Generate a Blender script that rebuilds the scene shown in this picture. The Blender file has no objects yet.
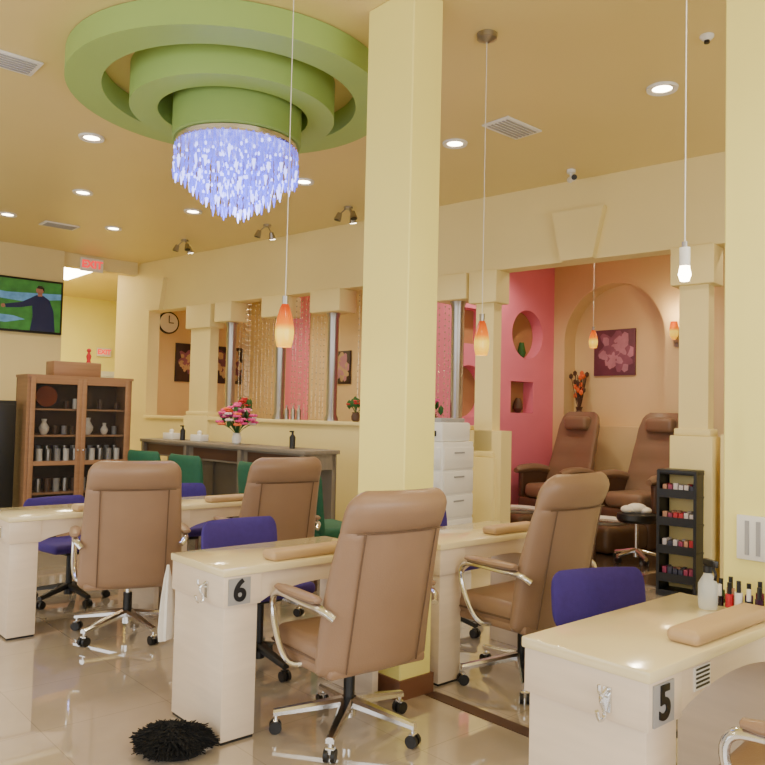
import bpy, bmesh, math, random
from mathutils import Matrix, Vector
random.seed(7)
D=bpy.data; SC=bpy.context.scene
rad=math.radians
# ------------------------------------------------------------ materials
def lin(c):
    return tuple(((v/255)/12.92 if v/255<=.04045 else ((v/255+.055)/1.055)**2.4) for v in c)
def mat(name,c,rough=.5,metal=0,var=.06,vs=6,bump=0,bs=60,emit=0,ec=None,trans=0,coat=0,alpha=1,stretch=(1,1,1),spec=None):
    m=D.materials.new(name); m.use_nodes=True; nt=m.node_tree; b=nt.nodes['Principled BSDF']
    c=lin(c)
    tc=nt.nodes.new('ShaderNodeTexCoord'); mp=nt.nodes.new('ShaderNodeMapping'); mp.inputs['Scale'].default_value=stretch
    nt.links.new(tc.outputs['Object'],mp.inputs[0])
    if var>0:
        n=nt.nodes.new('ShaderNodeTexNoise'); n.inputs['Scale'].default_value=vs; n.inputs['Detail'].default_value=4
        nt.links.new(mp.outputs[0],n.inputs['Vector'])
        r=nt.nodes.new('ShaderNodeMix'); r.data_type='RGBA'
        r.inputs[6].default_value=tuple(max(0,v*(1-var*1.6)) for v in c)+(1,)
        r.inputs[7].default_value=tuple(min(1,v*(1+var*1.6)) for v in c)+(1,)
        nt.links.new(n.outputs['Fac'],r.inputs[0]); nt.links.new(r.outputs[2],b.inputs['Base Color'])
    else: b.inputs['Base Color'].default_value=c+(1,)
    if bump>0:
        n2=nt.nodes.new('ShaderNodeTexNoise'); n2.inputs['Scale'].default_value=bs; n2.inputs['Detail'].default_value=5
        nt.links.new(mp.outputs[0],n2.inputs['Vector'])
        bp=nt.nodes.new('ShaderNodeBump'); bp.inputs['Strength'].default_value=bump; bp.inputs['Distance'].default_value=.01
        nt.links.new(n2.outputs['Fac'],bp.inputs['Height']); nt.links.new(bp.outputs[0],b.inputs['Normal'])
    b.inputs['Roughness'].default_value=rough; b.inputs['Metallic'].default_value=metal
    if coat: b.inputs['Coat Weight'].default_value=coat; b.inputs['Coat Roughness'].default_value=.1
    if trans: b.inputs['Transmission Weight'].default_value=trans
    if alpha<1: b.inputs['Alpha'].default_value=alpha
    if emit:
        b.inputs['Emission Color'].default_value=(lin(ec) if ec else c)+(1,); b.inputs['Emission Strength'].default_value=emit
    return m
def tile(name,c1,c2,cm,size,rough,ms=.003):
    m=D.materials.new(name); m.use_nodes=True; nt=m.node_tree; b=nt.nodes['Principled BSDF']
    tc=nt.nodes.new('ShaderNodeTexCoord'); br=nt.nodes.new('ShaderNodeTexBrick')
    br.offset=0; br.inputs['Scale'].default_value=1; br.inputs['Brick Width'].default_value=size; br.inputs['Row Height'].default_value=size
    br.inputs['Mortar Size'].default_value=ms; br.inputs['Mortar Smooth'].default_value=.3
    br.inputs['Color1'].default_value=lin(c1)+(1,); br.inputs['Color2'].default_value=lin(c2)+(1,); br.inputs['Mortar'].default_value=lin(cm)+(1,)
    nt.links.new(tc.outputs['Object'],br.inputs['Vector'])
    n=nt.nodes.new('ShaderNodeTexNoise'); n.inputs['Scale'].default_value=3; n.inputs['Detail'].default_value=8
    nt.links.new(tc.outputs['Object'],n.inputs['Vector'])
    mx=nt.nodes.new('ShaderNodeMix'); mx.data_type='RGBA'; mx.blend_type='OVERLAY'; mx.inputs[0].default_value=.2
    nt.links.new(br.outputs['Color'],mx.inputs[6]); nt.links.new(n.outputs['Fac'],mx.inputs[7])
    nt.links.new(mx.outputs[2],b.inputs['Base Color'])
    b.inputs['Roughness'].default_value=rough; b.inputs['IOR'].default_value=2.0; b.inputs['Coat Weight'].default_value=1; b.inputs['Coat Roughness'].default_value=.02; b.inputs['Coat IOR'].default_value=1.8; return m
M={}
M['ceil']=mat('ceiling_tan',(224,204,138),.38,var=.03,vs=.8)
M['wallc']=mat('wall_cream',(236,218,152),.55,var=.03,vs=1.5,bump=.05,bs=90)
M['wally']=mat('wall_yellow',(249,238,142),.5,var=.025,vs=1.5,bump=.05,bs=90)
M['tvw']=mat('wall_beige',(226,209,154),.6,var=.03,vs=1.5)
M['pink']=mat('wall_pink',(240,130,162),.55,var=.05,vs=2)
M['peach']=mat('wall_peach',(226,200,152),.55,var=.04,vs=2)
M['niche']=mat('niche_tan',(176,134,92),.6,var=.06,vs=2)
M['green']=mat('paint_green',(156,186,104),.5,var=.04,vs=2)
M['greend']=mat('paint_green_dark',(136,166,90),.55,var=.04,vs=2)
M['floor']=tile('floor_tile',(190,176,158),(186,172,154),(166,153,136),.6,.05,.0025)
M['floord']=tile('floor_tile_dark',(96,80,66),(84,70,58),(50,42,36),.45,.15)
M['base']=mat('baseboard_brown',(120,78,56),.4)
M['leather']=mat('leather_taupe',(148,119,96),.36,var=.05,vs=8,bump=.12,bs=160)
M['leatherd']=mat('leather_seam',(104,80,62),.5)
M['chrome']=mat('chrome',(225,225,225),.2,1,var=0)
M['steel']=mat('brushed_steel',(170,165,158),.3,1,var=.03)
M['black']=mat('black_plastic',(18,18,20),.4,var=.1)
M['blackf']=mat('black_fluff',(14,14,15),1,var=.3,vs=40)
M['purple']=mat('fabric_purple',(62,44,132),.8,var=.1,vs=30,bump=.3,bs=250)
M['gfab']=mat('fabric_green',(28,92,68),.7,var=.1,vs=20)
M['desk']=mat('desk_birch',(228,210,188),.38,var=.07,vs=3,stretch=(1,1,9),coat=.2)
M['dtop']=mat('desk_top_cream',(236,220,174),.14,var=.04,vs=5,coat=.5)
M['pad']=mat('pad_tan',(190,160,120),.45,var=.04)
M['wood']=mat('wood_cabinet',(150,112,82),.45,var=.15,vs=3,stretch=(1,1,10))
M['woodd']=mat('wood_dark',(84,58,44),.45,var=.15,vs=3)
M['greyw']=mat('wood_grey',(128,118,106),.5,var=.12,vs=4,stretch=(1,6,1))
M['glass']=mat('glass_pane',(60,62,60),.03,var=0,alpha=.12)
M['white']=mat('white_plastic',(232,230,224),.4,var=.02)
M['whitef']=mat('white_cloth',(235,232,226),.9,var=.05,vs=20,bump=.4,bs=30)
M['glow']=mat('lamp_glow',(255,244,220),.5,var=0,emit=22,ec=(255,236,200))
M['red']=mat('exit_red',(235,30,40),.5,var=0,emit=1.6)
M['brownl']=mat('leather_brown',(134,108,88),.38,var=.07,vs=6,bump=.1,bs=90)
M['tub']=mat('tub_brown',(88,66,50),.2,var=.15,vs=3)
M['bead']=mat('beads_silver',(232,214,180),.12,var=0,metal=.6)
M['cry']=mat('crystal_blue',(120,130,250),.08,var=0,emit=1.4,ec=(95,95,255))
M['cryw']=mat('crystal_white',(220,225,255),.08,var=0,emit=3.4,ec=(165,172,255))
M['gplate']=mat('number_plate',(158,156,156),.35,var=.05)
M['leaf']=mat('leaf_green',(40,92,40),.6,var=.2,vs=20)
for n,c in dict(fpink=(226,70,150),fmag=(150,30,110),forange=(235,110,60),fwhite=(236,214,220),fred=(190,30,40)).items(): M[n]=mat('petal_'+n,c,.6,var=.1,vs=20)
def grad_amber(name,z0,z1,k=6):
    m=D.materials.new(name); m.use_nodes=True; nt=m.node_tree; b=nt.nodes['Principled BSDF']
    tc=nt.nodes.new('ShaderNodeTexCoord'); s=nt.nodes.new('ShaderNodeSeparateXYZ'); nt.links.new(tc.outputs['Object'],s.inputs[0])
    mr=nt.nodes.new('ShaderNodeMapRange'); mr.inputs[1].default_value=z0; mr.inputs[2].default_value=z1
    nt.links.new(s.outputs[2],mr.inputs[0]); cr=nt.nodes.new('ShaderNodeValToRGB')
    e=cr.color_ramp.elements; e[0].position=0; e[0].color=(1,.5,.01,1); e[1].position=1; e[1].color=(.45,.04,.0,1)
    x=e.new(.35); x.color=(1,.72,.06,1); x=e.new(.58); x.color=(.75,.17,.0,1)
    nt.links.new(mr.outputs[0],cr.inputs[0]); nt.links.new(cr.outputs[0],b.inputs['Base Color']); nt.links.new(cr.outputs[0],b.inputs['Emission Color'])
    b.inputs['Emission Strength'].default_value=k; b.inputs['Roughness'].default_value=.15; return m
M['amber']=grad_amber('amber_glass',0,.2,.8)
# ------------------------------------------------------------ builder
class B:
    def __init__(s,name): s.n=name; s.bm=bmesh.new(); s.m=[]; s.kids=[]
    def mi(s,m):
        if isinstance(m,str): m=M[m]
        if m not in s.m: s.m.append(m)
        return s.m.index(m)
    def add(s,b2,m,mx=None):
        i=s.mi(m)
        if mx is not None: bmesh.ops.transform(b2,matrix=mx,verts=b2.verts)
        for f in b2.faces: f.material_index=i
        me=D.meshes.new('t'); b2.to_mesh(me); b2.free(); s.bm.from_mesh(me); D.meshes.remove(me); return s
    def box(s,x0,x1,y0,y1,z0,z1,m,bev=0,seg=2,mx=None):
        b=bmesh.new(); bmesh.ops.create_cube(b,size=1)
        bmesh.ops.scale(b,vec=(abs(x1-x0),abs(y1-y0),abs(z1-z0)),verts=b.verts)
        if bev: bmesh.ops.bevel(b,geom=b.edges[:],offset=bev,segments=seg,profile=.5,affect='EDGES')
        bmesh.ops.translate(b,vec=((x0+x1)/2,(y0+y1)/2,(z0+z1)/2),verts=b.verts)
        return s.add(b,m,mx)
    def cyl(s,p0,p1,r0,m,r1=None,n=16):
        p0=Vector(p0);p1=Vector(p1);d=p1-p0;b=bmesh.new()
        bmesh.ops.create_cone(b,cap_ends=True,segments=n,radius1=r0,radius2=r0 if r1 is None else r1,depth=d.length)
        q=Vector((0,0,1)).rotation_difference(d.normalized())
        return s.add(b,m,Matrix.Translation((p0+p1)/2)@q.to_matrix().to_4x4())
    def sph(s,c,r,m,sc=(1,1,1),u=16,v=10,rz=0):
        b=bmesh.new(); bmesh.ops.create_uvsphere(b,u_segments=u,v_segments=v,radius=r)
        return s.add(b,m,Matrix.Translation(c)@Matrix.Rotation(rz,4,'Z')@Matrix.Diagonal((*sc,1)))
    def ico(s,c,r,m,sub=1,sc=(1,1,1)):
        b=bmesh.new(); bmesh.ops.create_icosphere(b,subdivisions=sub,radius=r)
        return s.add(b,m,Matrix.Translation(c)@Matrix.Diagonal((*sc,1)))
    def rings(s,R,m,caps=True,closed=True):
        b=bmesh.new(); vs=[[b.verts.new(p) for p in r] for r in R]; n=len(R[0])
        for a,c in zip(vs[:-1],vs[1:]):
            for i in range(n if closed else n-1):
                b.faces.new((a[i],a[(i+1)%n],c[(i+1)%n],c[i]))
        if caps: b.faces.new(vs[0][::-1]); b.faces.new(vs[-1])
        bmesh.ops.recalc_face_normals(b,faces=b.faces[:])
        return s.add(b,m)
    def lathe(s,prof,m,c=(0,0,0),n=24,caps=True):
        return s.rings([[(c[0]+r*math.cos(2*math.pi*i/n),c[1]+r*math.sin(2*math.pi*i/n),c[2]+z) for i in range(n)] for r,z in prof],m,caps)
    def tube(s,pts,r,m,n=8,smooth=4,flat=1):
        P=[Vector(p) for p in pts]
        if smooth and len(P)>2:
            Q=[]; E=[P[0]*2-P[1]]+P+[P[-1]*2-P[-2]]
            for i in range(1,len(E)-2):
                for k in range(smooth):
                    t=k/smooth;a,b_,c,d=E[i-1:i+3]
                    Q.append(.5*((2*b_)+(c-a)*t+(2*a-5*b_+4*c-d)*t*t+(3*b_-a-3*c+d)*t**3))
            Q.append(P[-1]); P=Q
        R=[]; up=Vector((0,0,1)); prev=None
        for i,p in enumerate(P):
            t=(P[min(i+1,len(P)-1)]-P[max(i-1,0)]).normalized()
            if prev is None:
                u=up if abs(t.z)<.9 else Vector((1,0,0)); a=t.cross(u).normalized()
            else: a=(prev-t*prev.dot(t)).normalized()
            prev=a; c=t.cross(a)
            R.append([tuple(p+a*math.cos(2*math.pi*k/n)*r*flat+c*math.sin(2*math.pi*k/n)*r) for k in range(n)])
        return s.rings(R,m)
    def poly(s,pts,ext,m,mx=None):
        b=bmesh.new(); f=b.faces.new([b.verts.new(p) for p in pts])
        r=bmesh.ops.extrude_face_region(b,geom=[f]); bmesh.ops.translate(b,vec=ext,verts=[v for v in r['geom'] if isinstance(v,bmesh.types.BMVert)])
        bmesh.ops.recalc_face_normals(b,faces=b.faces[:]); return s.add(b,m,mx)
    def done(s,loc=(0,0,0),rz=0,smooth=35,parent=None):
        me=D.meshes.new(s.n); s.bm.to_mesh(me); s.bm.free()
        for m in s.m: me.materials.append(m)
        for p in me.polygons: p.use_smooth=True
        me.set_sharp_from_angle(angle=rad(smooth))
        o=D.objects.new(s.n,me); SC.collection.objects.link(o); o.location=loc; o.rotation_euler=(0,0,rz)
        if parent: o.parent=parent
        return o
def clone(o,loc,rz=0,sc=None):
    c=D.objects.new(o.name.split('.')[0],o.data); SC.collection.objects.link(c); c.location=loc; c.rotation_euler=(0,0,rz)
    if sc: c.scale=sc
    return c
def cut(o,cutters):
    for c in cutters:
        md=o.modifiers.new('b','BOOLEAN'); md.operation='DIFFERENCE'; md.object=c; md.solver='EXACT'
    bpy.context.view_layer.update()
    dg=bpy.context.evaluated_depsgraph_get(); me=D.meshes.new_from_object(o.evaluated_get(dg))
    for p in me.polygons: p.use_smooth=False
    o.modifiers.clear(); o.data=me
    for c in cutters: D.objects.remove(c)
def text(body,size,m,parent,loc,rot,ext=.002,name='digit'):
    t=D.curves.new(name,'FONT'); t.body=body; t.size=size; t.extrude=ext; t.align_x='CENTER'; t.align_y='CENTER'; t.offset=.003*size/.1
    t.materials.append(M[m]); o=D.objects.new(name,t); SC.collection.objects.link(o); o.parent=parent; o.location=loc; o.rotation_euler=rot; return o
# ------------------------------------------------------------ camera
H=1.45; HC=3.7
R=(Matrix.Rotation(rad(-41.5),3,'Z')@Matrix.Rotation(rad(92.3),3,'X')@Matrix.Rotation(rad(1.3),3,'Z'))
cd=D.cameras.new('camera'); cam=D.objects.new('camera',cd); SC.collection.objects.link(cam); SC.camera=cam
cam.matrix_world=Matrix.Translation((0,0,H))@R.to_4x4(); cd.sensor_width=36; cd.lens=36*770/765; cd.clip_start=.05
# ------------------------------------------------------------ room shell
X0,X1,Y0,Y1=-3,9.4,-3,16.2
B('floor').box(X0-.2,X1+.2,Y0-.2,Y1+.2,-.12,0,'floor').done()
B('ceiling').box(X0-.2,X1+.2,Y0-.2,Y1+.2,HC,HC+.12,'ceil').done()
def storefront(name,axis):
    b=B(name)
    L0,L1=(Y0,Y1) if axis=='x' else (X0,X1)
    L1=11.4 if axis=='x' else 6.6
    def bx(a0,a1,z0,z1,m,t0=-.15,t1=0):
        if axis=='x': b.box(X0+t0,X0+t1,a0,a1,z0,z1,m)
        else: b.box(a0,a1,Y0+t0,Y0+t1,z0,z1,m)
    bx(L0,L1,0,.25,'wallc'); bx(L0,L1,3.1,HC,'wallc')
    n=int((L1-L0)/1.6)
    for i in range(n+1):
        a=L0+(L1-L0)*i/n; bx(a-.05,a+.05,.25,3.1,'steel',-.1,-.02)
    return b.done()
storefront('wall_west','x'); storefront('wall_south','y')
B('wall_tv').box(X0,3.87,11.4,11.6,0,HC,'tvw').done()
b=B('wall_corridor'); b.box(3.67,3.87,11.6,Y1,0,HC,'wally'); b.done()
b=B('wall_north'); b.box(3.6,8.2,Y1-.2,Y1,0,HC,'wally'); b.done()
B('trim_corridor_header').box(3.87,5.0,11.45,11.6,3.5,HC,'tvw').done()
b=B('door_1'); q=Y1-.205
b.box(5.8,6.6,q-.05,q,0.005,2.1,'white',.01); b.box(5.7,5.8,q-.07,q,0.005,2.2,'white'); b.box(6.6,6.7,q-.07,q,0.005,2.2,'white'); b.box(5.7,6.7,q-.07,q,2.1,2.2,'white'); b.sph((5.9,q-.08,1.0),.03,'chrome'); b.done()
B('wall_pedicure_north').box(5.4,8.2,13,13.15,0,HC,'peach').done()
b=B('wall_pedicure_side'); b.box(8.0,8.2,6.8,13,0,HC,'peach'); b.box(7.98,8.0,11.0,11.7,0,HC,'pink'); b.done()
w=B('wall_east').box(8.95,9.4,Y0,6.8,0,HC,'peach').done()
c=B('cut'); Yc,rr=5.575,.745; zs=3.24-rr
pts=[(8.8,Yc-rr,1.35),(8.8,Yc+rr,1.35)]+[(8.8,Yc+rr*math.cos(a*math.pi/24),zs+rr*math.sin(a*math.pi/24)) for a in range(0,25)]
c=c.poly(pts,(.4,0,0),'peach').done(); 
w2c=B('cut').poly([(8.8,3.3-.6,1.35),(8.8,3.3+.6,1.35)]+[(8.8,3.3+.6*math.cos(a*math.pi/24),2.5+.6*math.sin(a*math.pi/24)) for a in range(0,25)],(.4,0,0),'peach').done()
cut(w,[c,w2c])
w=B('wall_pink_divider').box(6.15,8.95,6.5,6.8,0,HC,'pink').done()
def disc(x,z,r): return B('cut').cyl((x,6.4,z),(x,6.68,z),r,'niche',n=40).done()
cut(w,[disc(8.36,2.56,.33),B('cut').box(8.02,8.5,6.4,6.68,1.5,1.92,'niche').done(),disc(7.2,1.75,.33),B('cut').box(7.0,7.45,6.4,6.68,2.35,2.8,'niche').done()])
b=B('trim_niche_backs'); b.cyl((8.36,6.67,2.56),(8.36,6.679,2.56),.329,'niche',n=40); b.box(8.02,8.5,6.67,6.679,1.5,1.92,'niche'); b.cyl((7.2,6.67,1.75),(7.2,6.679,1.75),.329,'niche',n=40); b.box(7.0,7.45,6.67,6.679,2.35,2.8,'niche')
b.lathe([(.03,0),(.07,.06),(.05,.16),(.03,.2)],'woodd',(8.3,6.6,1.501)); b.lathe([(.03,0),(.06,.08),(.03,.22)],'leaf',(8.36,6.6,2.24)); b.done()
B('wall_pedicure_south').box(6.9,8.95,Y0-.15,Y0,0,HC,'peach').done()
B('floor_pedicure').box(6.25,8.95,.5,6.5,0.001,.012,'floord').done()
# partition
ang=math.atan2(.9894,-.1452); PO=(6.31,2.91,0)
def S(y): return (y-2.91)*1.0107
b=B('wall_partition')
b.box(-5.9,S(12.11),-.2,0,2.93,HC,'wallc')
b.box(-5.9,S(2.55),-.2,0,0,2.93,'wallc')
b.box(S(11.2),S(12.11),-.2,0,0,2.93,'wallc')
b.box(S(4.98),S(11.2),-.2,0,0,1.30,'wallc')
b.box(S(5.36),S(11.2),-.26,.04,1.30,1.345,'wallc',.008)
b.box(-.9,.0,-.2,0,0,1.34,'wallc')
b.done(PO,ang)
def pier(name,ya,yb,ped):
    b=B(name); a,c=S(ya),S(yb)
    b.box(a+.03,c-.03,-.15,-.0,0,2.62,'wallc')
    b.box(a-.03,c+.03,-.2,.06,2.6,2.93,'wallc',.01)
    b.box(a-.02,c+.03,-.18,.045,0,ped,'wallc',.01); b.box(a,c,-.17,.03,ped,ped+.06,'wallc',.01)
    return b.done(PO,ang)
pier('trim_pier_1',5.06,5.33,1.03); pier('trim_pier_2',2.98,3.28,1.32); pier('trim_pier_3',9.65,10.15,1.36)
def slim(name,yc,w=.5):
    b=B(name); a=S(yc); b.box(a-w/2,a+w/2,-.25,.06,2.66,2.93,'wallc',.01)
    b.lathe([(.085,1.345),(.085,1.38),(.065,1.42),(.07,2.6),(.09,2.66)],'steel',(a,-.11,0)); return b.done(PO,ang)
slim('support_column',5.60,.42); slim('support_column',7.42); slim('support_column',8.35,.42); slim('support_column',9.35,.36); slim('support_column',6.4,.42)
for yy in (4.17,11.0):
    b=B('trim_keystone'); a=S(yy)
    b.poly([(a-.16,0,2.93),(a+.16,0,2.93),(a+.26,0,3.4),(a-.26,0,3.4)],(0,.07,0),'wallc'); b.done(PO,ang)
# pillars
def pillar(name,x0,x1,y0,y1):
    b=B(name); b.box(x0,x1,y0,y1,0,HC,'wally',.006,1); b.box(x0-.012,x1+.012,y0-.012,y1+.012,0,.1,'base'); return b.done()
pillar('wall_pillar_1',2.71,2.93,2.88,3.25); pillar('wall_pillar_2',3.05,3.5,.62,1.396)
B('trim_floor_strip').box(2.87,2.95,1.4,2.86,0.0005,.004,'woodd').done()
b=B('vent_grille'); b.box(3.032,3.0495,.93,1.335,.92,1.09,'white',.004)
for i in range(9): b.box(3.027,3.033,.95+.042*i,.965+.042*i,.94,1.07,'gplate')
b.done()
# ------------------------------------------------------------ ceiling things
gx,gy=2.655,4.545
b=B('ceiling_medallion')
def ringsolid(ro,ri,z0,z1,m,dx=0,dy=0):
    prof=[(ri,z0),(ro,z0),(ro,z1),(ri,z1),(ri,z0)]
    b.lathe(prof,m,(gx+dx,gy+dy,0),n=72,caps=False)
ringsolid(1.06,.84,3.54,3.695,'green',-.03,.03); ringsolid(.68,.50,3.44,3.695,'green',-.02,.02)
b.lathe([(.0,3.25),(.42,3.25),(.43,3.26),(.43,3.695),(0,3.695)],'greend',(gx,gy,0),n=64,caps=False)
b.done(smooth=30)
b=B('crystal_chandelier')
b.lathe([(0,3.21),(.40,3.21),(.41,3.22),(.41,3.245),(0,3.245)],'chrome',(0,0,0),n=48,caps=False)
for r,zb,n in [(.41,3.0,50),(.36,2.98,40),(.30,2.90,32),(.23,2.84,26),(.16,2.79,16),(.09,2.75,10)]:
    for i in range(n):
        a=2*math.pi*i/n+r*9; x,y=r*math.cos(a),r*math.sin(a); z=zb+random.uniform(-.02,.02)+(.03 if i%2 else 0)
        m='cryw' if random.random()<.35 else 'cry'
        b.cyl((x,y,z+.05),(x,y,3.21),.0025,'cry',n=4)
        k=z+.06
        while k<3.19:
            b.ico((x,y,k),.009,'cryw' if random.random()<.35 else 'cry',1,(1,1,1.8)); k+=.07
        b.cyl((x,y,z-.015),(x,y,z+.05),.003,m,.013,6)
b.done((gx,gy,0),smooth=10)
def light(kind,name,loc,e,col,size=.1,rot=None,**k):
    l=D.lights.new(name,kind); l.energy=e; l.color=col
    if kind=='AREA': l.shape='RECTANGLE'; l.size=size[0]; l.size_y=size[1]
    else: l.shadow_soft_size=size
    for a,v in k.items(): setattr(l,a,v)
    o=D.objects.new(name,l); SC.collection.objects.link(o); o.location=loc
    if rot: o.rotation_euler=rot
    return o
light('POINT','chandelier_light',(gx,gy,2.68),14,(.5,.5,1),.2)
WARM=(1,.87,.62)
dl=None
for x,y in [(2.35,6.39),(4.58,4.34),(4.32,6.11),(4.79,2.62),(2.91,8.10),(4.10,7.95),(2.62,9.70),(3.79,9.45),(1.2,1.2),(-.5,4.5),(0.2,7.5),(2.9,.2)]:
    if dl is None:
        b=B('recessed_downlight'); b.lathe([(.062,-.001),(.105,-.001),(.1,-.018),(.066,-.012)],'white',n=28,caps=False); b.lathe([(0,-.006),(.066,-.006)],'glow',n=24,caps=False); dl=b.done((x,y,HC))
    else: clone(dl,(x,y,HC))
    light('SPOT','downlight_lamp',(x,y,HC-.04),70,WARM,.06,spot_size=rad(140),spot_blend=.6)
for x,y in [(7.3,4.5),(7.3,2.5),(6.9,8.2),(6.6,10.8),(7.4,5.9)]:  # unseen downlights, added to light the pedicure room and its arch
    clone(dl,(x,y,HC)); light('SPOT','downlight_lamp',(x,y,HC-.04),72,WARM,.06,spot_size=rad(140),spot_blend=.6)
for n,(x,y,w,d) in enumerate([(4.64,3.79,.42,.26),(3.25,9.8,.42,.26),(1.38,5.35,.42,.26)]):
    b=B('air_vent'); b.box(-w/2,w/2,-d/2,d/2,-.015,-.001,'white',.004)
    for i in range(6): b.box(-w/2+.03,w/2-.03,-d/2+.03+i*.036,-d/2+.045+i*.036,-.02,-.014,'gplate')
    b.done((x,y,HC))
b=B('smoke_detector'); b.lathe([(0,-.03),(.02,-.03),(.04,-.01),(.04,0)],'white'); b.cyl((0,0,-.045),(0,0,-.03),.016,'black'); b.done((4.31,2.08,HC-.001))
b=B('security_camera'); b.cyl((0,0,0),(0,0,-.03),.04,'white'); b.cyl((0,0,-.03),(0,0,-.07),.012,'white'); b.cyl((.04,.04,-.075),(-.04,-.06,-.09),.028,'white'); b.cyl((-.04,-.06,-.09),(-.05,-.07,-.092),.025,'black'); b.done((5.83,4.07,HC-.001))
def track(x,y,k):
    b=B('track_spotlight'); b.lathe([(0,-.02),(.05,-.02),(.05,0),(0,0)],'steel',caps=False)
    for i in range(k):
        a=i*2.1+.4; dx,dy=.09*math.cos(a),.09*math.sin(a)
        b.cyl((dx*.3,dy*.3,-.02),(dx,dy,-.08),.007,'steel',n=8); b.cyl((dx,dy,-.07),(dx*1.3,dy*1.3,-.15),.025,'steel',.042)
        b.cyl((dx*1.3,dy*1.3,-.15),(dx*1.31,dy*1.31,-.154),.036,'glow' if i==0 else 'black')
    b.done((x,y,HC-.001))
track(5.22,6.53,3); track(4.74,9.4,3); track(5.05,7.88,2)
def pendant(x,y,z,h=.2,r=.045,cord=True):
    b=B('pendant_lamp')
    b.lathe([(.0,.0),(r*.75,.0),(r*.95,.04*h/.2),(r,.08*h/.2),(r*.85,.13*h/.2),(r*.55,.18*h/.2),(r*.35,.2*h/.2)],M['amber'],n=24,caps=False)
    b.cyl((0,0,h*.98),(0,0,h+.04),.016,'steel'); b.cyl((0,0,h+.04),(0,0,HC-z-.02),.0022,'white',n=6)
    b.lathe([(.06,HC-z-.001),(.06,HC-z-.03),(.015,HC-z-.05)],'steel')
    b.done((x,y,z)); light('POINT','pendant_bulb',(x,y,z-.12),2,(1,.75,.4),.03)
pendant(2.17,3.2,1.77,.215,.048); pendant(3.38,2.96,1.80,.2); pendant(7.5,4.91,2.24,.2,.05)
b=B('bare_bulb_pendant'); b.cyl((0,0,.055),(0,0,.12),.018,'white'); b.cyl((0,0,.12),(0,0,.14),.01,'steel')
b.lathe([(0,0),(.015,.003),(.022,.025),(.018,.045),(.016,.06)],'glow',caps=False); b.cyl((0,0,.14),(0,0,HC-1.93-.02),.0022,'white',n=6)
b.lathe([(.06,HC-1.93-.001),(.06,HC-1.93-.03),(.015,HC-1.93-.05)],'steel'); b.done((2.54,1.3,1.93))
for y in (4.66,2.2):
    b=B('wall_sconce'); b.box(-.03,0,-.04,.04,-.1,.1,'steel'); b.lathe([(.02,-.02),(.05,.03),(.055,.12),(.04,.2)],M['amber'],(-.1,0,0),caps=False); b.tube([(0,0,-.05),(-.08,0,-.06),(-.1,0,-.02)],.008,'steel'); b.done((8.949,y,2.45))
    light('POINT','sconce_bulb',(8.78,y,2.75),8,(1,.75,.4),.04)
def exitsign(x,y,z,s=1):
    b=B('exit_sign'); b.box(-.17*s,.17*s,0,.03,-.1*s,.1*s,'white',.005); o=b.done((x,y,z)); text('EXIT',.15*s,'red',o,(0,-.004,0),(rad(90),0,0))
    return o
o=exitsign(4.28,11.419,3.56); exitsign(6.3,Y1-.25,2.6,.9)
b=B('fluorescent_panel'); b.box(-.3,.3,-.6,.6,-.03,-.001,'glow'); b.done((4.45,13.2,HC))
light('AREA','corridor_light',(4.6,13.8,3.6),80,(1,.92,.6),(.6,1.2))
# ------------------------------------------------------------ TV
b=B('television'); b.box(-.66,.66,-.06,0,-.38,.38,'black',.008)
scr=mat('tv_grass',(46,110,40),.3,var=.8,vs=7,emit=.35,ec=(60,115,60)); sky=mat('tv_water',(90,140,180),.3,var=.5,vs=10,emit=.4); man=mat('tv_shirt',(20,28,60),.3,var=.2,emit=.2,ec=(30,40,90)); sk=mat('tv_skin',(150,100,80),.3,var=.1,emit=.3); hr=mat('tv_hair',(30,20,16),.5,var=.1)
b.box(-.63,.63,-.063,-.06,-.35,.35,scr)
b.poly([(-.63,-.064,.1),(.1,-.064,.05),(.63,-.064,.12),(.63,-.064,.2),(-.1,-.064,.16),(-.63,-.064,.22)],(0,-.001,0),sky)
b.poly([(-.63,-.064,-.2),(-.3,-.064,-.15),(.0,-.064,-.16),(.15,-.064,-.2),(-.1,-.064,-.26),(-.4,-.064,-.25),(-.63,-.064,-.3)],(0,-.001,0),sky)
b.poly([(-.12,-.066,-.01),(.1,-.066,.04),(.22,-.066,.11),(.29,-.066,.155),(.38,-.066,.155),(.47,-.066,.10),(.53,-.066,-.05),(.56,-.066,-.35),(.22,-.066,-.35),(.25,-.066,-.15),(.24,-.066,-.0),(.08,-.066,-.04),(-.1,-.066,-.06)],(0,-.002,0),man)
b.cyl((-.14,-.066,-.035),(-.14,-.069,-.035),.028,sk,n=14); b.box(.31,.37,-.069,-.066,.14,.19,sk)
b.cyl((.335,-.066,.225),(.335,-.069,.225),.052,sk,n=20); b.poly([(.29,-.07,.25),(.31,-.07,.29),(.36,-.07,.29),(.395,-.07,.26),(.395,-.07,.2),(.37,-.07,.245)],(0,-.001,0),hr)
b.done((3.19,11.399,2.85))
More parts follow.
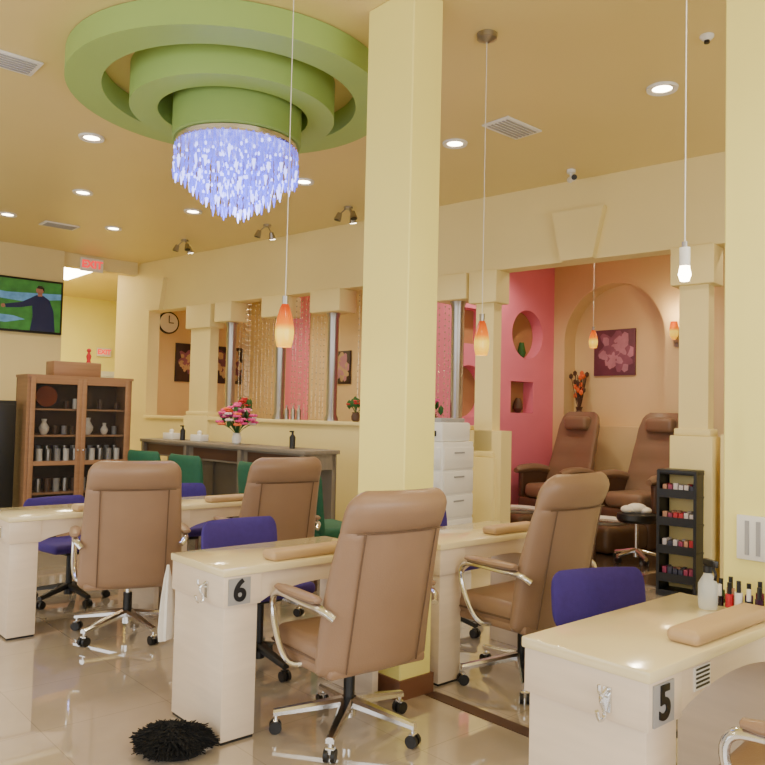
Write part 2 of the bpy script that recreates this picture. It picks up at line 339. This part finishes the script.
# ------------------------------------------------------------ display cabinet
def cabinet():
    b=B('display_cabinet'); W,Dp,Hh=1.2,.4,1.8
    b.box(0,.03,0,Dp,0,Hh,'wood'); b.box(W-.03,W,0,Dp,0,Hh,'wood'); b.box(0,W,Dp-.02,Dp,0,Hh,'woodd'); b.box(-.01,W+.01,-.02,Dp,Hh-.03,Hh,'wood'); b.box(0,W,0,Dp,0,.1,'wood')
    for k in range(2):
        x0=.03+k*.57; x1=x0+.57
        for a,c in ((x0,x0+.055),(x1-.055,x1)): b.box(a,c,-.02,0,.1,Hh-.03,'wood',.004)
        for z0,z1 in ((.1,.17),(Hh-.1,Hh-.03),(.78,.83)): b.box(x0+.055,x1-.055,-.02,0,z0,z1,'wood')
        b.box(x0+.055,x1-.055,-.012,-.008,.17,Hh-.1,'glass'); b.sph((x1-.03 if k==0 else x0+.03,-.03,.95),.012,'chrome')
    for z in (.45,.8,1.1,1.4): b.box(.03,W-.03,.03,Dp-.03,z,z+.02,'wood')
    cop=mat('plate_copper',(150,66,36),.25,var=.2)
    b.cyl((.28,.26,1.56),(.28,.22,1.56),.12,cop,n=32); b.cyl((.75,.28,1.55),(.75,.25,1.55),.1,'woodd',n=32)
    vase=mat('vase_white',(226,220,210),.2); 
    for x,z,s in ((.25,1.12,.9),(.75,1.12,1),(.95,1.12,.7)):
        b.lathe([(.03*s,0),(.06*s,.05*s),(.065*s,.09*s),(.025*s,.16*s),(.035*s,.2*s),(.03*s,.2*s)],vase,(x,.18,z))
    for i in range(11): 
        x=.1+i*.1; b.cyl((x,.15,.82),(x,.15,.96),.034,('gplate','white','steel')[i%3]); b.cyl((x,.15,.47),(x,.15,.62),.036,('gplate','steel','woodd')[i%3]); b.cyl((x+.02,.27,.82),(x+.02,.27,.99),.03,('steel','gplate')[i%2])
        if i in (0,4,5,8,10): b.cyl((x,.2,1.42),(x,.2,1.48+.03*(i%3)),.028,('woodd','white')[i%2])
        if i in (3,4,5,10): b.cyl((x,.25,1.12),(x,.25,1.22),.03,('gplate','woodd')[i%2])
    b.box(.3,.85,.08,.35,Hh,Hh+.17,'wood',.01)
    return b.done((2.71,9.0,0))
cabinet()
b=B('figurine'); b.lathe([(.03,0),(.02,.03),(.03,.08),(.01,.13)],'fred'); b.sph((0,0,.15),.025,'fred'); b.done((3.45,9.2,1.971))
b=B('black_storage_cabinet'); b.box(0,.5,0,.4,.04,1.5,'black',.008); b.box(.02,.245,-.012,0,.08,1.46,'black',.004); b.box(.255,.48,-.012,0,.08,1.46,'black',.004); b.cyl((.225,-.03,.7),(.225,-.03,.85),.008,'chrome'); b.cyl((.275,-.03,.7),(.275,-.03,.85),.008,'chrome')
for x in (.04,.46):
    for y in (.04,.36): b.cyl((x,y,0),(x,y,.05),.02,'black')
b.done((2.12,9.05,0))
# ------------------------------------------------------------ nail desks
def desk(name,L,W,num,loc,pad=(.25,.75)):
    b=B(name); T=.76
    b.box(-.02,L,-.02,W+.02,T-.035,T,'dtop',.006)
    b.box(0,.17,0,W,.012,T-.17,'desk',.004); b.box(-.012,.18,-.012,W+.012,T-.17,T-.035,'desk',.004)
    b.box(.005,.165,.005,W-.005,0,.012,'black')
    b.box(L-.045,L-.005,.0,W,0,T-.17,'desk',.004)
    pts=[(.18,0,T-.035),(.18,0,T-.17)]
    n=14
    for i in range(n+1):
        t=i/n; x=.18+(L-.25)*t; pts.append((x,0,T-.17+.06*math.sin(math.pi*t)**.7))
    pts+= [(L-.005,0,T-.17),(L-.005,0,T-.035)]
    b.poly(pts,(0,.02,0),'desk'); b.box(.18,L-.005,W-.02,W,T-.17,T-.035,'desk')
    y=W*.28; b.box(-.02,-.012,y-.012,y+.012,T-.145,T-.075,'chrome')
    b.tube([(-.02,y,T-.08),(-.05,y,T-.1),(-.03,y,T-.15),(-.055,y,T-.16),(-.07,y,T-.13)],.006,'chrome')
    b.tube([(-.02,y,T-.1),(-.055,y,T-.085),(-.06,y,T-.06)],.005,'chrome')
    a,c=pad; b.box(a,c,.0,.11,T,T+.045,'pad',.02,4)
    if num=='5':
        xg=.27; b.box(xg,xg+.10,-.004,.0,T-.12,T-.05,'white')
        for i in range(5): b.box(xg+.008,xg+.092,-.006,-.003,T-.112+i*.013,T-.106+i*.013,'black')
    o=b.done(loc)
    if num:
        B('number_plate').box(.01,.12,-.018,-.0125,T-.16,T-.045,'gplate').done((0,0,0),parent=o)
        text(num,.13,'black',o,(.065,-.02,T-.103),(rad(90),0,0),name='number_digit')
    return o
desk('manicure_table',.99,.40,'5',(1.99,1.12,0),pad=(.3,.85))
desk('manicure_table',.91,.46,'6',(1.74,2.97,0),pad=(.25,.7))
desk('manicure_table',.95,.42,None,(3.01,2.9,0),pad=(.45,.87))
desk('manicure_table',1.0,.45,None,(1.47,5.10,0),pad=(.4,.85))
desk('manicure_table',1.0,.45,None,(2.50,5.10,0),pad=(.35,.8))
# ------------------------------------------------------------ executive chair
def se(cx,cy,cz,hw,ht,e=3.2,n=28,bow=0):
    o=[]
    for i in range(n):
        a=2*math.pi*i/n; c,s=math.cos(a),math.sin(a)
        x=hw*math.copysign(abs(c)**(2/e),c); y=ht*math.copysign(abs(s)**(2/e),s)
        o.append((cx+x,cy+y+bow*(x/hw)**2 if hw>0 else cy+y,cz))
    return o
def star(b,mm,r=.33,wheel='black',z=.1,rot=.3):
    for i in range(5):
        a=rot+i*2*math.pi/5; c,s=math.cos(a),math.sin(a)
        R_=[]
        for t in (0,.15,.4,.7,1):
            rr=.03+t*(r-.03); zz=z+.035-t*.045; w=.03-.012*t; h=.02-.006*t
            R_.append([(c*rr-s*dx*w,s*rr+c*dx*w,zz+dz*h) for dx,dz in ((-1,-.8),(1,-.8),(1,.3),(.6,1),(-.6,1),(-1,.3))])
        b.rings(R_,mm)
        x,y=c*(r-.01),s*(r-.01); b.cyl((x,y,.05),(x,y,z),.008,mm,n=8)
        for k in (-1,1):
            px,py=x-s*.016*k,y+c*.016*k
            b.cyl((px-s*.009,py+c*.009,.028),(px+s*.009,py-c*.009,.028),.028,wheel,n=18)
        b.box(-.012,.012,-.022,.022,.03,.062,mm,.004,1,Matrix.Translation((x,y,0))@Matrix.Rotation(a,4,'Z'))
    b.cyl((0,0,z-.03),(0,0,z+.05),.035,mm)
def execchair():
    b=B('executive_chair')
    star(b,'chrome',.34,rot=.1); b.cyl((0,0,.12),(0,0,.26),.026,'black'); b.cyl((0,0,.24),(0,0,.34),.015,'chrome')
    b.box(-.1,.1,-.14,.12,.31,.35,'black',.01)
    b.box(-.265,.265,-.23,.27,.345,.47,'leather',.055,5); b.box(-.26,.26,-.23,.265,.33,.375,'leather',.015,2)
    b.tube([(-.26,-.2,.395),(-.265,.2,.395),(-.2,.272,.395),(.2,.272,.395),(.265,.2,.395),(.26,-.2,.395)],.006,'leatherd',n=6)
    def prof(s):
        z=.33+.80*s; y=-.205-.06*s-.13*s*s; 
        hw=.295-.04*s**1.5; ht=.052+.016*math.sin(math.pi*min(1,s*1.3))
        if s>.78: ht+=.024*math.sin(math.pi*(s-.78)/.22)
        return z,y,hw,ht
    Rg=[]
    S_=[0,.004,.015,.04]+[.08+.06*i for i in range(12)]+[.77,.78,.79,.83,.88,.92,.95,.975,.99,1.0]
    for s in S_:
        z,y,hw,ht=prof(s); k=1
        if s<.04: k=math.sqrt(max(.02,1-(1-s/.04)**2))
        if s>.9: k=math.sqrt(max(.03,1-((s-.9)/.1)**2))
        if s==.78: ht-=.008
        Rg.append(se(0,y,z,hw-(1-k)*.075,ht*max(k,.2),2.8,40,.04))
    b.rings(Rg,'leather')
    def back(x,s):
        z,y,hw,ht=prof(s); return (x,y-ht*1.0+.04*(x/hw)**2*1.0,z)
    for sx in (-1,1):
        b.tube([back(sx*.19,s) for s in (.03,.2,.4,.6,.78)],.0035,'leatherd',n=5)
    b.tube([back(x,.78) for x in (-.23,-.16,-.08,0,.08,.16,.23)],.0035,'leatherd',n=5)
    for sx in (-1,1):
        x=sx*.315
        b.tube([(sx*.23,.0,.345),(sx*.295,.04,.35),(x,.10,.42),(x,.165,.55),(x,.155,.625),(x,.08,.645),(x,-.1,.64),(x*.98,-.22,.635),(sx*.275,-.27,.6)],.014,'chrome',n=10,flat=1.3)
        R_=[]
        for y,k in ((-.21,.3),(-.205,.7),(-.18,1),(-.04,1.1),(.08,1),(.125,.7),(.13,.3)):
            R_.append([(x+p[0],y,.668+p[1]) for p in [(.03*k*math.cos(t*math.pi/6),.017*k*math.sin(t*math.pi/6)) for t in range(12)]])
        b.rings(R_,'leather')
    return b
def put_chair(loc,deg,sc=None): 
    global EC
    if EC is None: EC=execchair().done(loc,rad(deg)); return EC
    return clone(EC,loc,rad(deg),sc)
EC=None
put_chair((2.28,2.76,0),-4)
put_chair((3.44,2.68,0),0,(1.03,1,1.03))
put_chair((2.12,4.83,0),-20,(1.05,1,1))
put_chair((3.15,4.83,0),-8,(1.05,1,1.0))
put_chair((2.39,.80,0),6)
# ------------------------------------------------------------ purple task chair (faces +Y local)
def task():
    b=B('task_chair'); star(b,'black',.28,'black',.09); b.cyl((0,0,.1),(0,0,.4),.024,'black'); b.box(-.09,.09,-.12,.1,.38,.42,'black',.01)
    b.box(-.24,.24,-.2,.22,.42,.49,'purple',.033,4)
    b.tube([(0,-.1,.4),(0,-.24,.42),(0,-.27,.52),(0,-.27,.62)],.018,'black',flat=1.8)
    Rg=[]
    for s in [0,.03,.08,.15,.25,.4,.55,.7,.82,.9,.96,1]:
        k=math.sqrt(max(.05,1-abs(2*s-1)**4)); Rg.append(se(0,-.24-.03*s,.53+.28*s,.255*(.78+.22*k),.03*k,3,28,.03))
    b.rings(Rg,'purple'); return b
TC=task().done((2.42,3.74,0),rad(180))
clone(TC,(3.09,1.82,0),rad(158),(1,1,.92)); clone(TC,(2.12,5.88,0),rad(190),(1,1,.93)); clone(TC,(3.05,5.88,0),rad(170)); clone(TC,(3.85,3.66,0),rad(182))
# ------------------------------------------------------------ small floor/desk items
b=B('spray_bottle'); gl=mat('clear_plastic',(220,225,225),.1,var=0,alpha=.45)
b.lathe([(0,0),(.032,0),(.035,.02),(.035,.09),(.015,.125),(.013,.14)],gl,caps=False); b.cyl((0,0,.13),(0,0,.155),.017,'black'); b.box(-.05,.02,-.01,.01,.155,.18,'black',.004); b.tube([(-.03,0,.155),(-.045,0,.13),(-.04,0,.11)],.005,'black'); b.done((2.81,1.34,.761),rad(60))
b=B('nail_polish_bottles'); cols=[(30,20,30),(120,40,70),(200,40,60),(220,200,60),(230,225,220),(60,90,60),(40,40,50),(200,150,140),(60,30,60),(160,30,50),(230,220,200),(80,40,90)]
mm_=[mat('polish_%d'%i,cc,.15,var=0) for i,cc in enumerate(cols)]
for j in range(2):
    for i in range(8):
        x=2.895+.045*j+random.uniform(-.006,.006); y=1.335-.036*i+.018*j; q=(i*2+j*5)%12; h=.012*((i+j)%3)
        b.cyl((x,y,0),(x,y,.036+h),.0145,mm_[q],n=14); b.cyl((x,y,.036+h),(x,y,.078+h),.008,'black' if (i+j)%3 else 'white',n=10)
b.done((0,0,.761))
b=B('feather_duster')
for i in range(2600):
    a=random.uniform(0,2*math.pi); e=random.uniform(.0,1.57); L=random.uniform(.015,.035)
    dx,dy,dz=math.cos(a)*math.cos(e),math.sin(a)*math.cos(e),math.sin(e)
    bmp=1+.12*math.sin(a*3)+.08*math.sin(a*7+e*5)
    p=Vector((dx*.135*bmp,dy*.10*bmp,.0+dz*.075*bmp)); q=p+Vector((dx*L+random.uniform(-.022,.022),dy*L+random.uniform(-.022,.022),dz*L*.4-random.uniform(.0,.016)))
    q.z=max(q.z,-.032); b.cyl(p,q,.006,'blackf',.002,3)
b.sph((0,0,.0),.1,'blackf',(1.35,1.0,.7),24,14); b.done((1.555,3.04,.034),rad(-40))
for v in D.objects['feather_duster'].data.vertices: v.co.z=max(v.co.z,-.033)
b=B('hanging_towel'); Rg=[]
for z,w,t in ((0,.045,.014),(.06,.05,.018),(.18,.04,.015),(.3,.022,.012),(.36,.006,.006)): Rg.append([(w*math.cos(k*math.pi/8)*(1+.15*math.sin(k*3)),t*math.sin(k*math.pi/8)*(1+.3*math.cos(k*4)),z) for k in range(16)])
b.rings(Rg,'whitef'); b.done((1.74,3.51,.33),rad(20))
# ------------------------------------------------------------ reception counter
cdir=math.atan2(3.4,-.25)
b=B('reception_counter'); L=3.3
b.box(0,L,-.02,.45,1.02,1.06,'greyw',.006); b.box(.03,L-.03,.02,.40,.86,1.02,'greyw')
for x in (.03,L/3,L*2/3,L-.09): b.box(x,x+.06,.38,.44,0,1.02,'greyw'); b.box(x,x+.06,.0,.06,0,1.02,'greyw')
b.box(.03,L-.03,.03,.42,.25,.29,'greyw'); b.box(.03,L-.03,.0,.03,.0,.95,'greyw')
for i in range(3): b.box(.12+i*1.08,1.02+i*1.08,.40,.405,.88,1.0,'woodd')
b.done((4.95,6.25,0),cdir)
def onc(s,t):
    return (4.95+math.cos(cdir)*s-math.sin(cdir)*t, 6.25+math.sin(cdir)*s+math.cos(cdir)*t)
def flowers(name,x,y,z,R_,n,cols,vz=.12,vm='white'):
    b=B(name); b.lathe([(.03,0),(.05,.02),(.055,vz*.6),(.04,vz),(.05,vz+.01)],vm)
    for i in range(n):
        a=random.uniform(0,6.28); e=random.uniform(-.1,1.5); r=R_*random.uniform(.6,1)
        p=(r*math.cos(a)*math.cos(e),r*math.sin(a)*math.cos(e),vz+R_*.55+r*math.sin(e)*1.1)
        b.tube([(0,0,vz-.02),(p[0]*.4,p[1]*.4,(vz+p[2])/2),p],.003,'leaf',n=4,smooth=2)
        c=random.choice(cols)
        if c=='leaf': b.ico(p,.04,'leaf',1,(.5,1,1.4))
        else:
            for k in range(5):
                t=k*1.256; b.ico((p[0]+.026*math.cos(t),p[1]+.026*math.sin(t),p[2]),.028,c,1,(1,1,.6))
            b.ico(p,.016,'forange',1)
    b.done((x,y,z))
x,y=onc(1.45,.25); flowers('flower_arrangement',x,y,1.061,.22,60,['fpink','fpink','fmag','forange','fwhite','leaf'])
for s in (.45,2.6):
    x,y=onc(s,.25); b=B('pump_bottle'); b.lathe([(0,0),(.03,0),(.032,.12),(.012,.15),(.012,.17)],'black',caps=False); b.box(-.035,.012,-.008,.008,.17,.185,'black'); b.done((x,y,1.061))
for s in (2.3,2.95):
    x,y=onc(s,.2); b=B('tissue_box'); b.box(-.11,.11,-.06,.06,0,.08,'white',.005); b.rings([[(.03*k*math.cos(a),.02*k*math.sin(a),zz) for a in (0,1,2,3,4,5)] for k,zz in ((1,.08),(1.3,.11),(.6,.13))],'whitef'); b.done((x,y,1.061),cdir)
def gchair():
    b=B('upholstered_side_chair')
    for sx in (-1,1):
        for sy in (-1,1): b.cyl((sx*.22,sy*.22,0),(sx*.2,sy*.2,.42),.016,'woodd',.022,10)
    b.box(-.27,.27,-.25,.25,.4,.5,'gfab',.04,4)
    Rg=[]
    for s in [0,.03,.1,.3,.5,.7,.85,.94,.98,1]:
        k=math.sqrt(max(.05,1-max(0,(s-.85)/.15)**2)) if s>.85 else (1 if s>.03 else .7)
        Rg.append(se(0,-.24-.06*s,.42+.56*s,.29*(.85+.15*k),.04*max(k,.3),3.5,28,.05))
    b.rings(Rg,'gfab'); return b
GC=gchair().done((4.03,5.25,0),rad(-95)); clone(GC,(4.05,6.0,0),rad(-85)); clone(GC,(4.0,7.3,0),rad(-85)); clone(GC,(3.95,8.2,0),rad(-80))
b=B('stacked_drawer_unit'); b.box(-.25,.25,-.25,.25,0,1.2,'white',.01)
for i in range(5): b.box(-.262,-.25,-.23,.23,.05+i*.225,.25+i*.225,'white',.006); b.box(-.268,-.262,-.08,.08,.19+i*.225,.205+i*.225,'gplate'); b.box(-.24,.24,-.262,-.25,.05+i*.225,.25+i*.225,'white',.006); b.box(-.08,.08,-.268,-.262,.19+i*.225,.205+i*.225,'gplate')
b.box(-.22,.24,-.22,.24,1.2,1.38,'white',.02); b.box(-.24,-.1,-.15,.15,1.25,1.3,'black',.005); b.box(-.18,.2,-.18,.2,1.38,1.42,'gplate',.01)
b.done((5.32,5.2,0),rad(8))
# ------------------------------------------------------------ black rack
b=B('polish_display_rack')
for sx in (-1,1):
    for sy in (-1,1): b.box(sx*.16-.012,sx*.16+.012,sy*.15-.012,sy*.15+.012,0,1.03,'black')
b.box(-.17,.17,-.16,.16,0,.05,'black'); b.box(-.17,.17,-.16,.16,1.0,1.04,'black',.005); b.box(.14,.16,-.16,.16,.05,1,'black'); b.box(-.17,.17,.14,.155,.05,1,'black'); b.box(-.17,.17,-.155,-.14,.05,1,'black')
pk=[mat('pk%d'%i,c,.4,var=.1) for i,c in enumerate([(190,50,60),(210,200,200),(150,60,90),(60,60,80),(190,140,110)])]
for i in range(4):
    z=.12+i*.23; b.box(-.17,.16,-.16,.16,z,z+.015,'black'); b.box(-.175,-.165,-.15,.15,z,z+.07,'black')
    for j in range(6):
        for k in range(2): b.box(-.14+.08*k,-.09+.08*k,-.13+j*.044,-.095+j*.044,z+.015,z+.1+.02*random.random(),random.choice(pk),.004,1)
b.done((6.20,3.17,0),rad(8))
# ------------------------------------------------------------ massage chairs
def massage():
    b=B('pedicure_massage_chair')
    b.box(-.38,.38,-.45,.35,.0,.42,'tub',.05,3); b.box(-.36,.36,.3,1.0,0,.30,'tub',.08,4)
    b.lathe([(.22,.0),(.28,.16),(.3,.17),(.24,.15),(.18,.02)],'white',(0,.7,.16),n=28,caps=False)
    b.box(-.27,.27,-.25,.35,.42,.6,'brownl',.07,4)
    Rg=[]
    for s in [0,.02,.06]+[.12+.07*i for i in range(11)]+[.93,.97,1]:
        z=.5+1.02*s; y=-.22-.28*s; hw=.38-.07*s; ht=.09-.02*s
        if s<.06: ht*=.6+.4*s/.06; 
        k=math.sqrt(max(.04,1-((s-.85)/.15)**2)) if s>.85 else 1
        ht*=1+.12*math.sin(s*26)
        Rg.append(se(0,y,z,hw*(.6+.4*k),ht*max(k,.3),2.8,28,.08))
    b.rings(Rg,'brownl'); b.box(-.19,.19,-.41,-.27,1.28,1.46,'brownl',.05,4)
    for sx in (-1,1):
        Rg=[]
        for t in range(9):
            y=-.35+t*.09; z=.78-.03*((t-5)/4)**2*4*.5; k=1 if 0<t<8 else .6
            Rg.append([(sx*.38+.07*k*math.cos(a*math.pi/6),y,z+.055*k*math.sin(a*math.pi/6)) for a in range(12)])
        b.rings(Rg,'brownl'); b.box(sx*.38-.04,sx*.38+.04,-.3,.3,.4,.76,'woodd',.03,3)
    return b
MC=massage().done((8.2,5.86,0.012),rad(82)); clone(MC,(8.2,4.70,0.012),rad(82)); clone(MC,(8.2,3.1,0.012),rad(82))
b=B('rolling_stool'); star(b,'chrome',.24,'black',.08); b.cyl((0,0,.08),(0,0,.4),.02,'chrome'); b.lathe([(0,.4),(.18,.4),(.2,.43),(.19,.48),(.12,.5),(0,.5)],'black',caps=False)
for dx,dy,r in ((0,0,.09),(.08,.04,.06),(-.07,.05,.07),(.02,-.08,.06)): b.sph((dx,dy,.49+r*.5),r,'whitef',(1.2,1.1,.6))
b.done((7.15,4.15,0.012))
b=B('side_table'); b.box(-.2,.2,-.2,.2,.46,.49,'woodd',.005)
for sx in (-1,1):
    for sy in (-1,1): b.box(sx*.17-.015,sx*.17+.015,sy*.17-.015,sy*.17+.015,0,.46,'woodd')
b.done((6.80,4.7,.012))
b=B('glass_jar'); b.lathe([(0,0),(.08,0),(.1,.05),(.1,.2),(.06,.25)],gl,caps=False); b.cyl((0,0,.25),(0,0,.28),.065,'steel'); b.done((6.80,4.7,.5025))
b=B('branch_vase'); b.lathe([(.04,0),(.07,.06),(.08,.12),(.035,.2),(.05,.25)],'woodd')
for i in range(34):
    a=random.uniform(0,6.28); r=random.uniform(.03,.12); h=random.uniform(.4,.72)
    b.tube([(0,0,.2),(r*.3*math.cos(a),r*.3*math.sin(a),.3),(r*math.cos(a),r*math.sin(a),h)],.006,'woodd',n=4,smooth=2)
    if i%2: b.ico((r*math.cos(a),r*math.sin(a),h),.03,'forange' if i%4==1 else 'woodd',1,(1,1,1.4))
b.done((9.04,6.13,1.352))
def picture(name,w,h,cols,loc,rz,seed=0):
    random.seed(seed); b=B(name); b.box(-w/2,w/2,-.03,0,-h/2,h/2,cols[0],.004)
    for i in range(9):
        a=i*.7; cx,cz=w*.12*math.cos(a*3)+.02,h*.12*math.sin(a*2); L=min(w,h)*(.46-.04*i); n=28
        pts=[(cx+L*(.75+.25*math.cos(5*j*2*math.pi/n+a))*math.cos(j*2*math.pi/n),-.031-.0006*i,cz+L*(.75+.25*math.cos(5*j*2*math.pi/n+a))*math.sin(j*2*math.pi/n)) for j in range(n)]
        pts=[(max(-w/2+.02,min(w/2-.02,p[0])),p[1],max(-h/2+.02,min(h/2-.02,p[2]))) for p in pts]
        b.poly(pts,(0,-.0005,0),cols[1+i%(len(cols)-1)])
    b.done(loc,rz)
pa=mat('pic_plum',(110,60,80),.5,var=.3,vs=5); pb=mat('pic_pink',(180,125,145),.5,var=.3,vs=6); pc=mat('pic_mauve',(140,85,108),.5,var=.3,vs=6); pd=mat('pic_dark',(60,40,36),.5,var=.3); pe=mat('pic_sand',(190,160,120),.5,var=.3,vs=5)
picture('flower_wall_art',.62,.62,[pa,pb,pc],(9.199,5.68,2.34),rad(-90),3)
picture('framed_picture',.42,.7,[pd,pe,pc],(6.65,12.999,2.3),0,4)
picture('framed_picture',.7,.7,[pd,pe,pa],(7.5,12.999,2.3),0,5)
picture('framed_picture',.55,.55,[pd,pb,pe],(7.999,10.1,2.2),rad(-90),6)
picture('framed_picture',.55,.55,[pd,pb,pe],(7.999,8.7,2.2),rad(-90),8)
b=B('wall_clock'); b.cyl((0,0,0),(0,-.04,0),.2,'black',n=36); b.cyl((0,-.04,0),(0,-.045,0),.175,'white',n=36); b.box(-.008,.008,-.05,-.045,0,.13,'black'); b.box(0,.09,-.05,-.045,-.008,.008,'black'); b.done((6.28,12.999,3.0))
random.seed(3)
def beads(y0,y1,step=.075):
    b=B('bead_curtain'); y=y0
    while y<y1:
        s=S(y); yy=-.17+random.uniform(-.012,.012); b.cyl((s,yy,1.36),(s,yy,2.92),.0015,'bead',n=4)
        z=1.38+random.uniform(0,.08)
        while z<2.9: b.ico((s,yy,z),.010,'bead',1); z+=.07
        y+=step*random.uniform(.8,1.2)
    b.done(PO,ang,smooth=10)
beads(9.05,9.24,.05); beads(7.56,8.2,.06); beads(6.6,7.1,.07); beads(5.75,6.2,.07); beads(8.5,9.1,.07)
def onp(y,z): 
    s=S(y); l=-.03; return (PO[0]+math.cos(ang)*s-math.sin(ang)*l, PO[1]+math.sin(ang)*s+math.cos(ang)*l,z)
for yy,c in ((6.95,['fred','leaf','leaf']),(5.85,['fpink','leaf','leaf']),(8.95,['fred','leaf','leaf'])):
    p=onp(yy,1.346); flowers('potted_flowers',p[0],p[1],p[2],.10,16,c,.1,'woodd')
for yy in (7.9,8.0,8.12):
    p=onp(yy,1.346); b=B('lotion_bottle'); b.lathe([(0,0),(.03,0),(.03,.12),(.01,.15),(.01,.18)],'steel',caps=False); b.done(p)
# ------------------------------------------------------------ lighting
light('AREA','daylight_window_south',(1.2,-2.7,1.8),250,(1,.98,.95),(7,2.6),(rad(90),0,0))
light('AREA','daylight_window_west',(-2.7,3.5,1.8),215,(1,.98,.95),(10,2.6),(rad(90),0,rad(-90)))
w=D.worlds.new('sky'); SC.world=w; w.use_nodes=True; nt=w.node_tree; bg=nt.nodes['Background']
sk_=nt.nodes.new('ShaderNodeTexSky'); sk_.sky_type='HOSEK_WILKIE'; sk_.turbidity=4; sk_.sun_direction=(-.3,-.5,.6)
nt.links.new(sk_.outputs[0],bg.inputs[0]); bg.inputs[1].default_value=.8
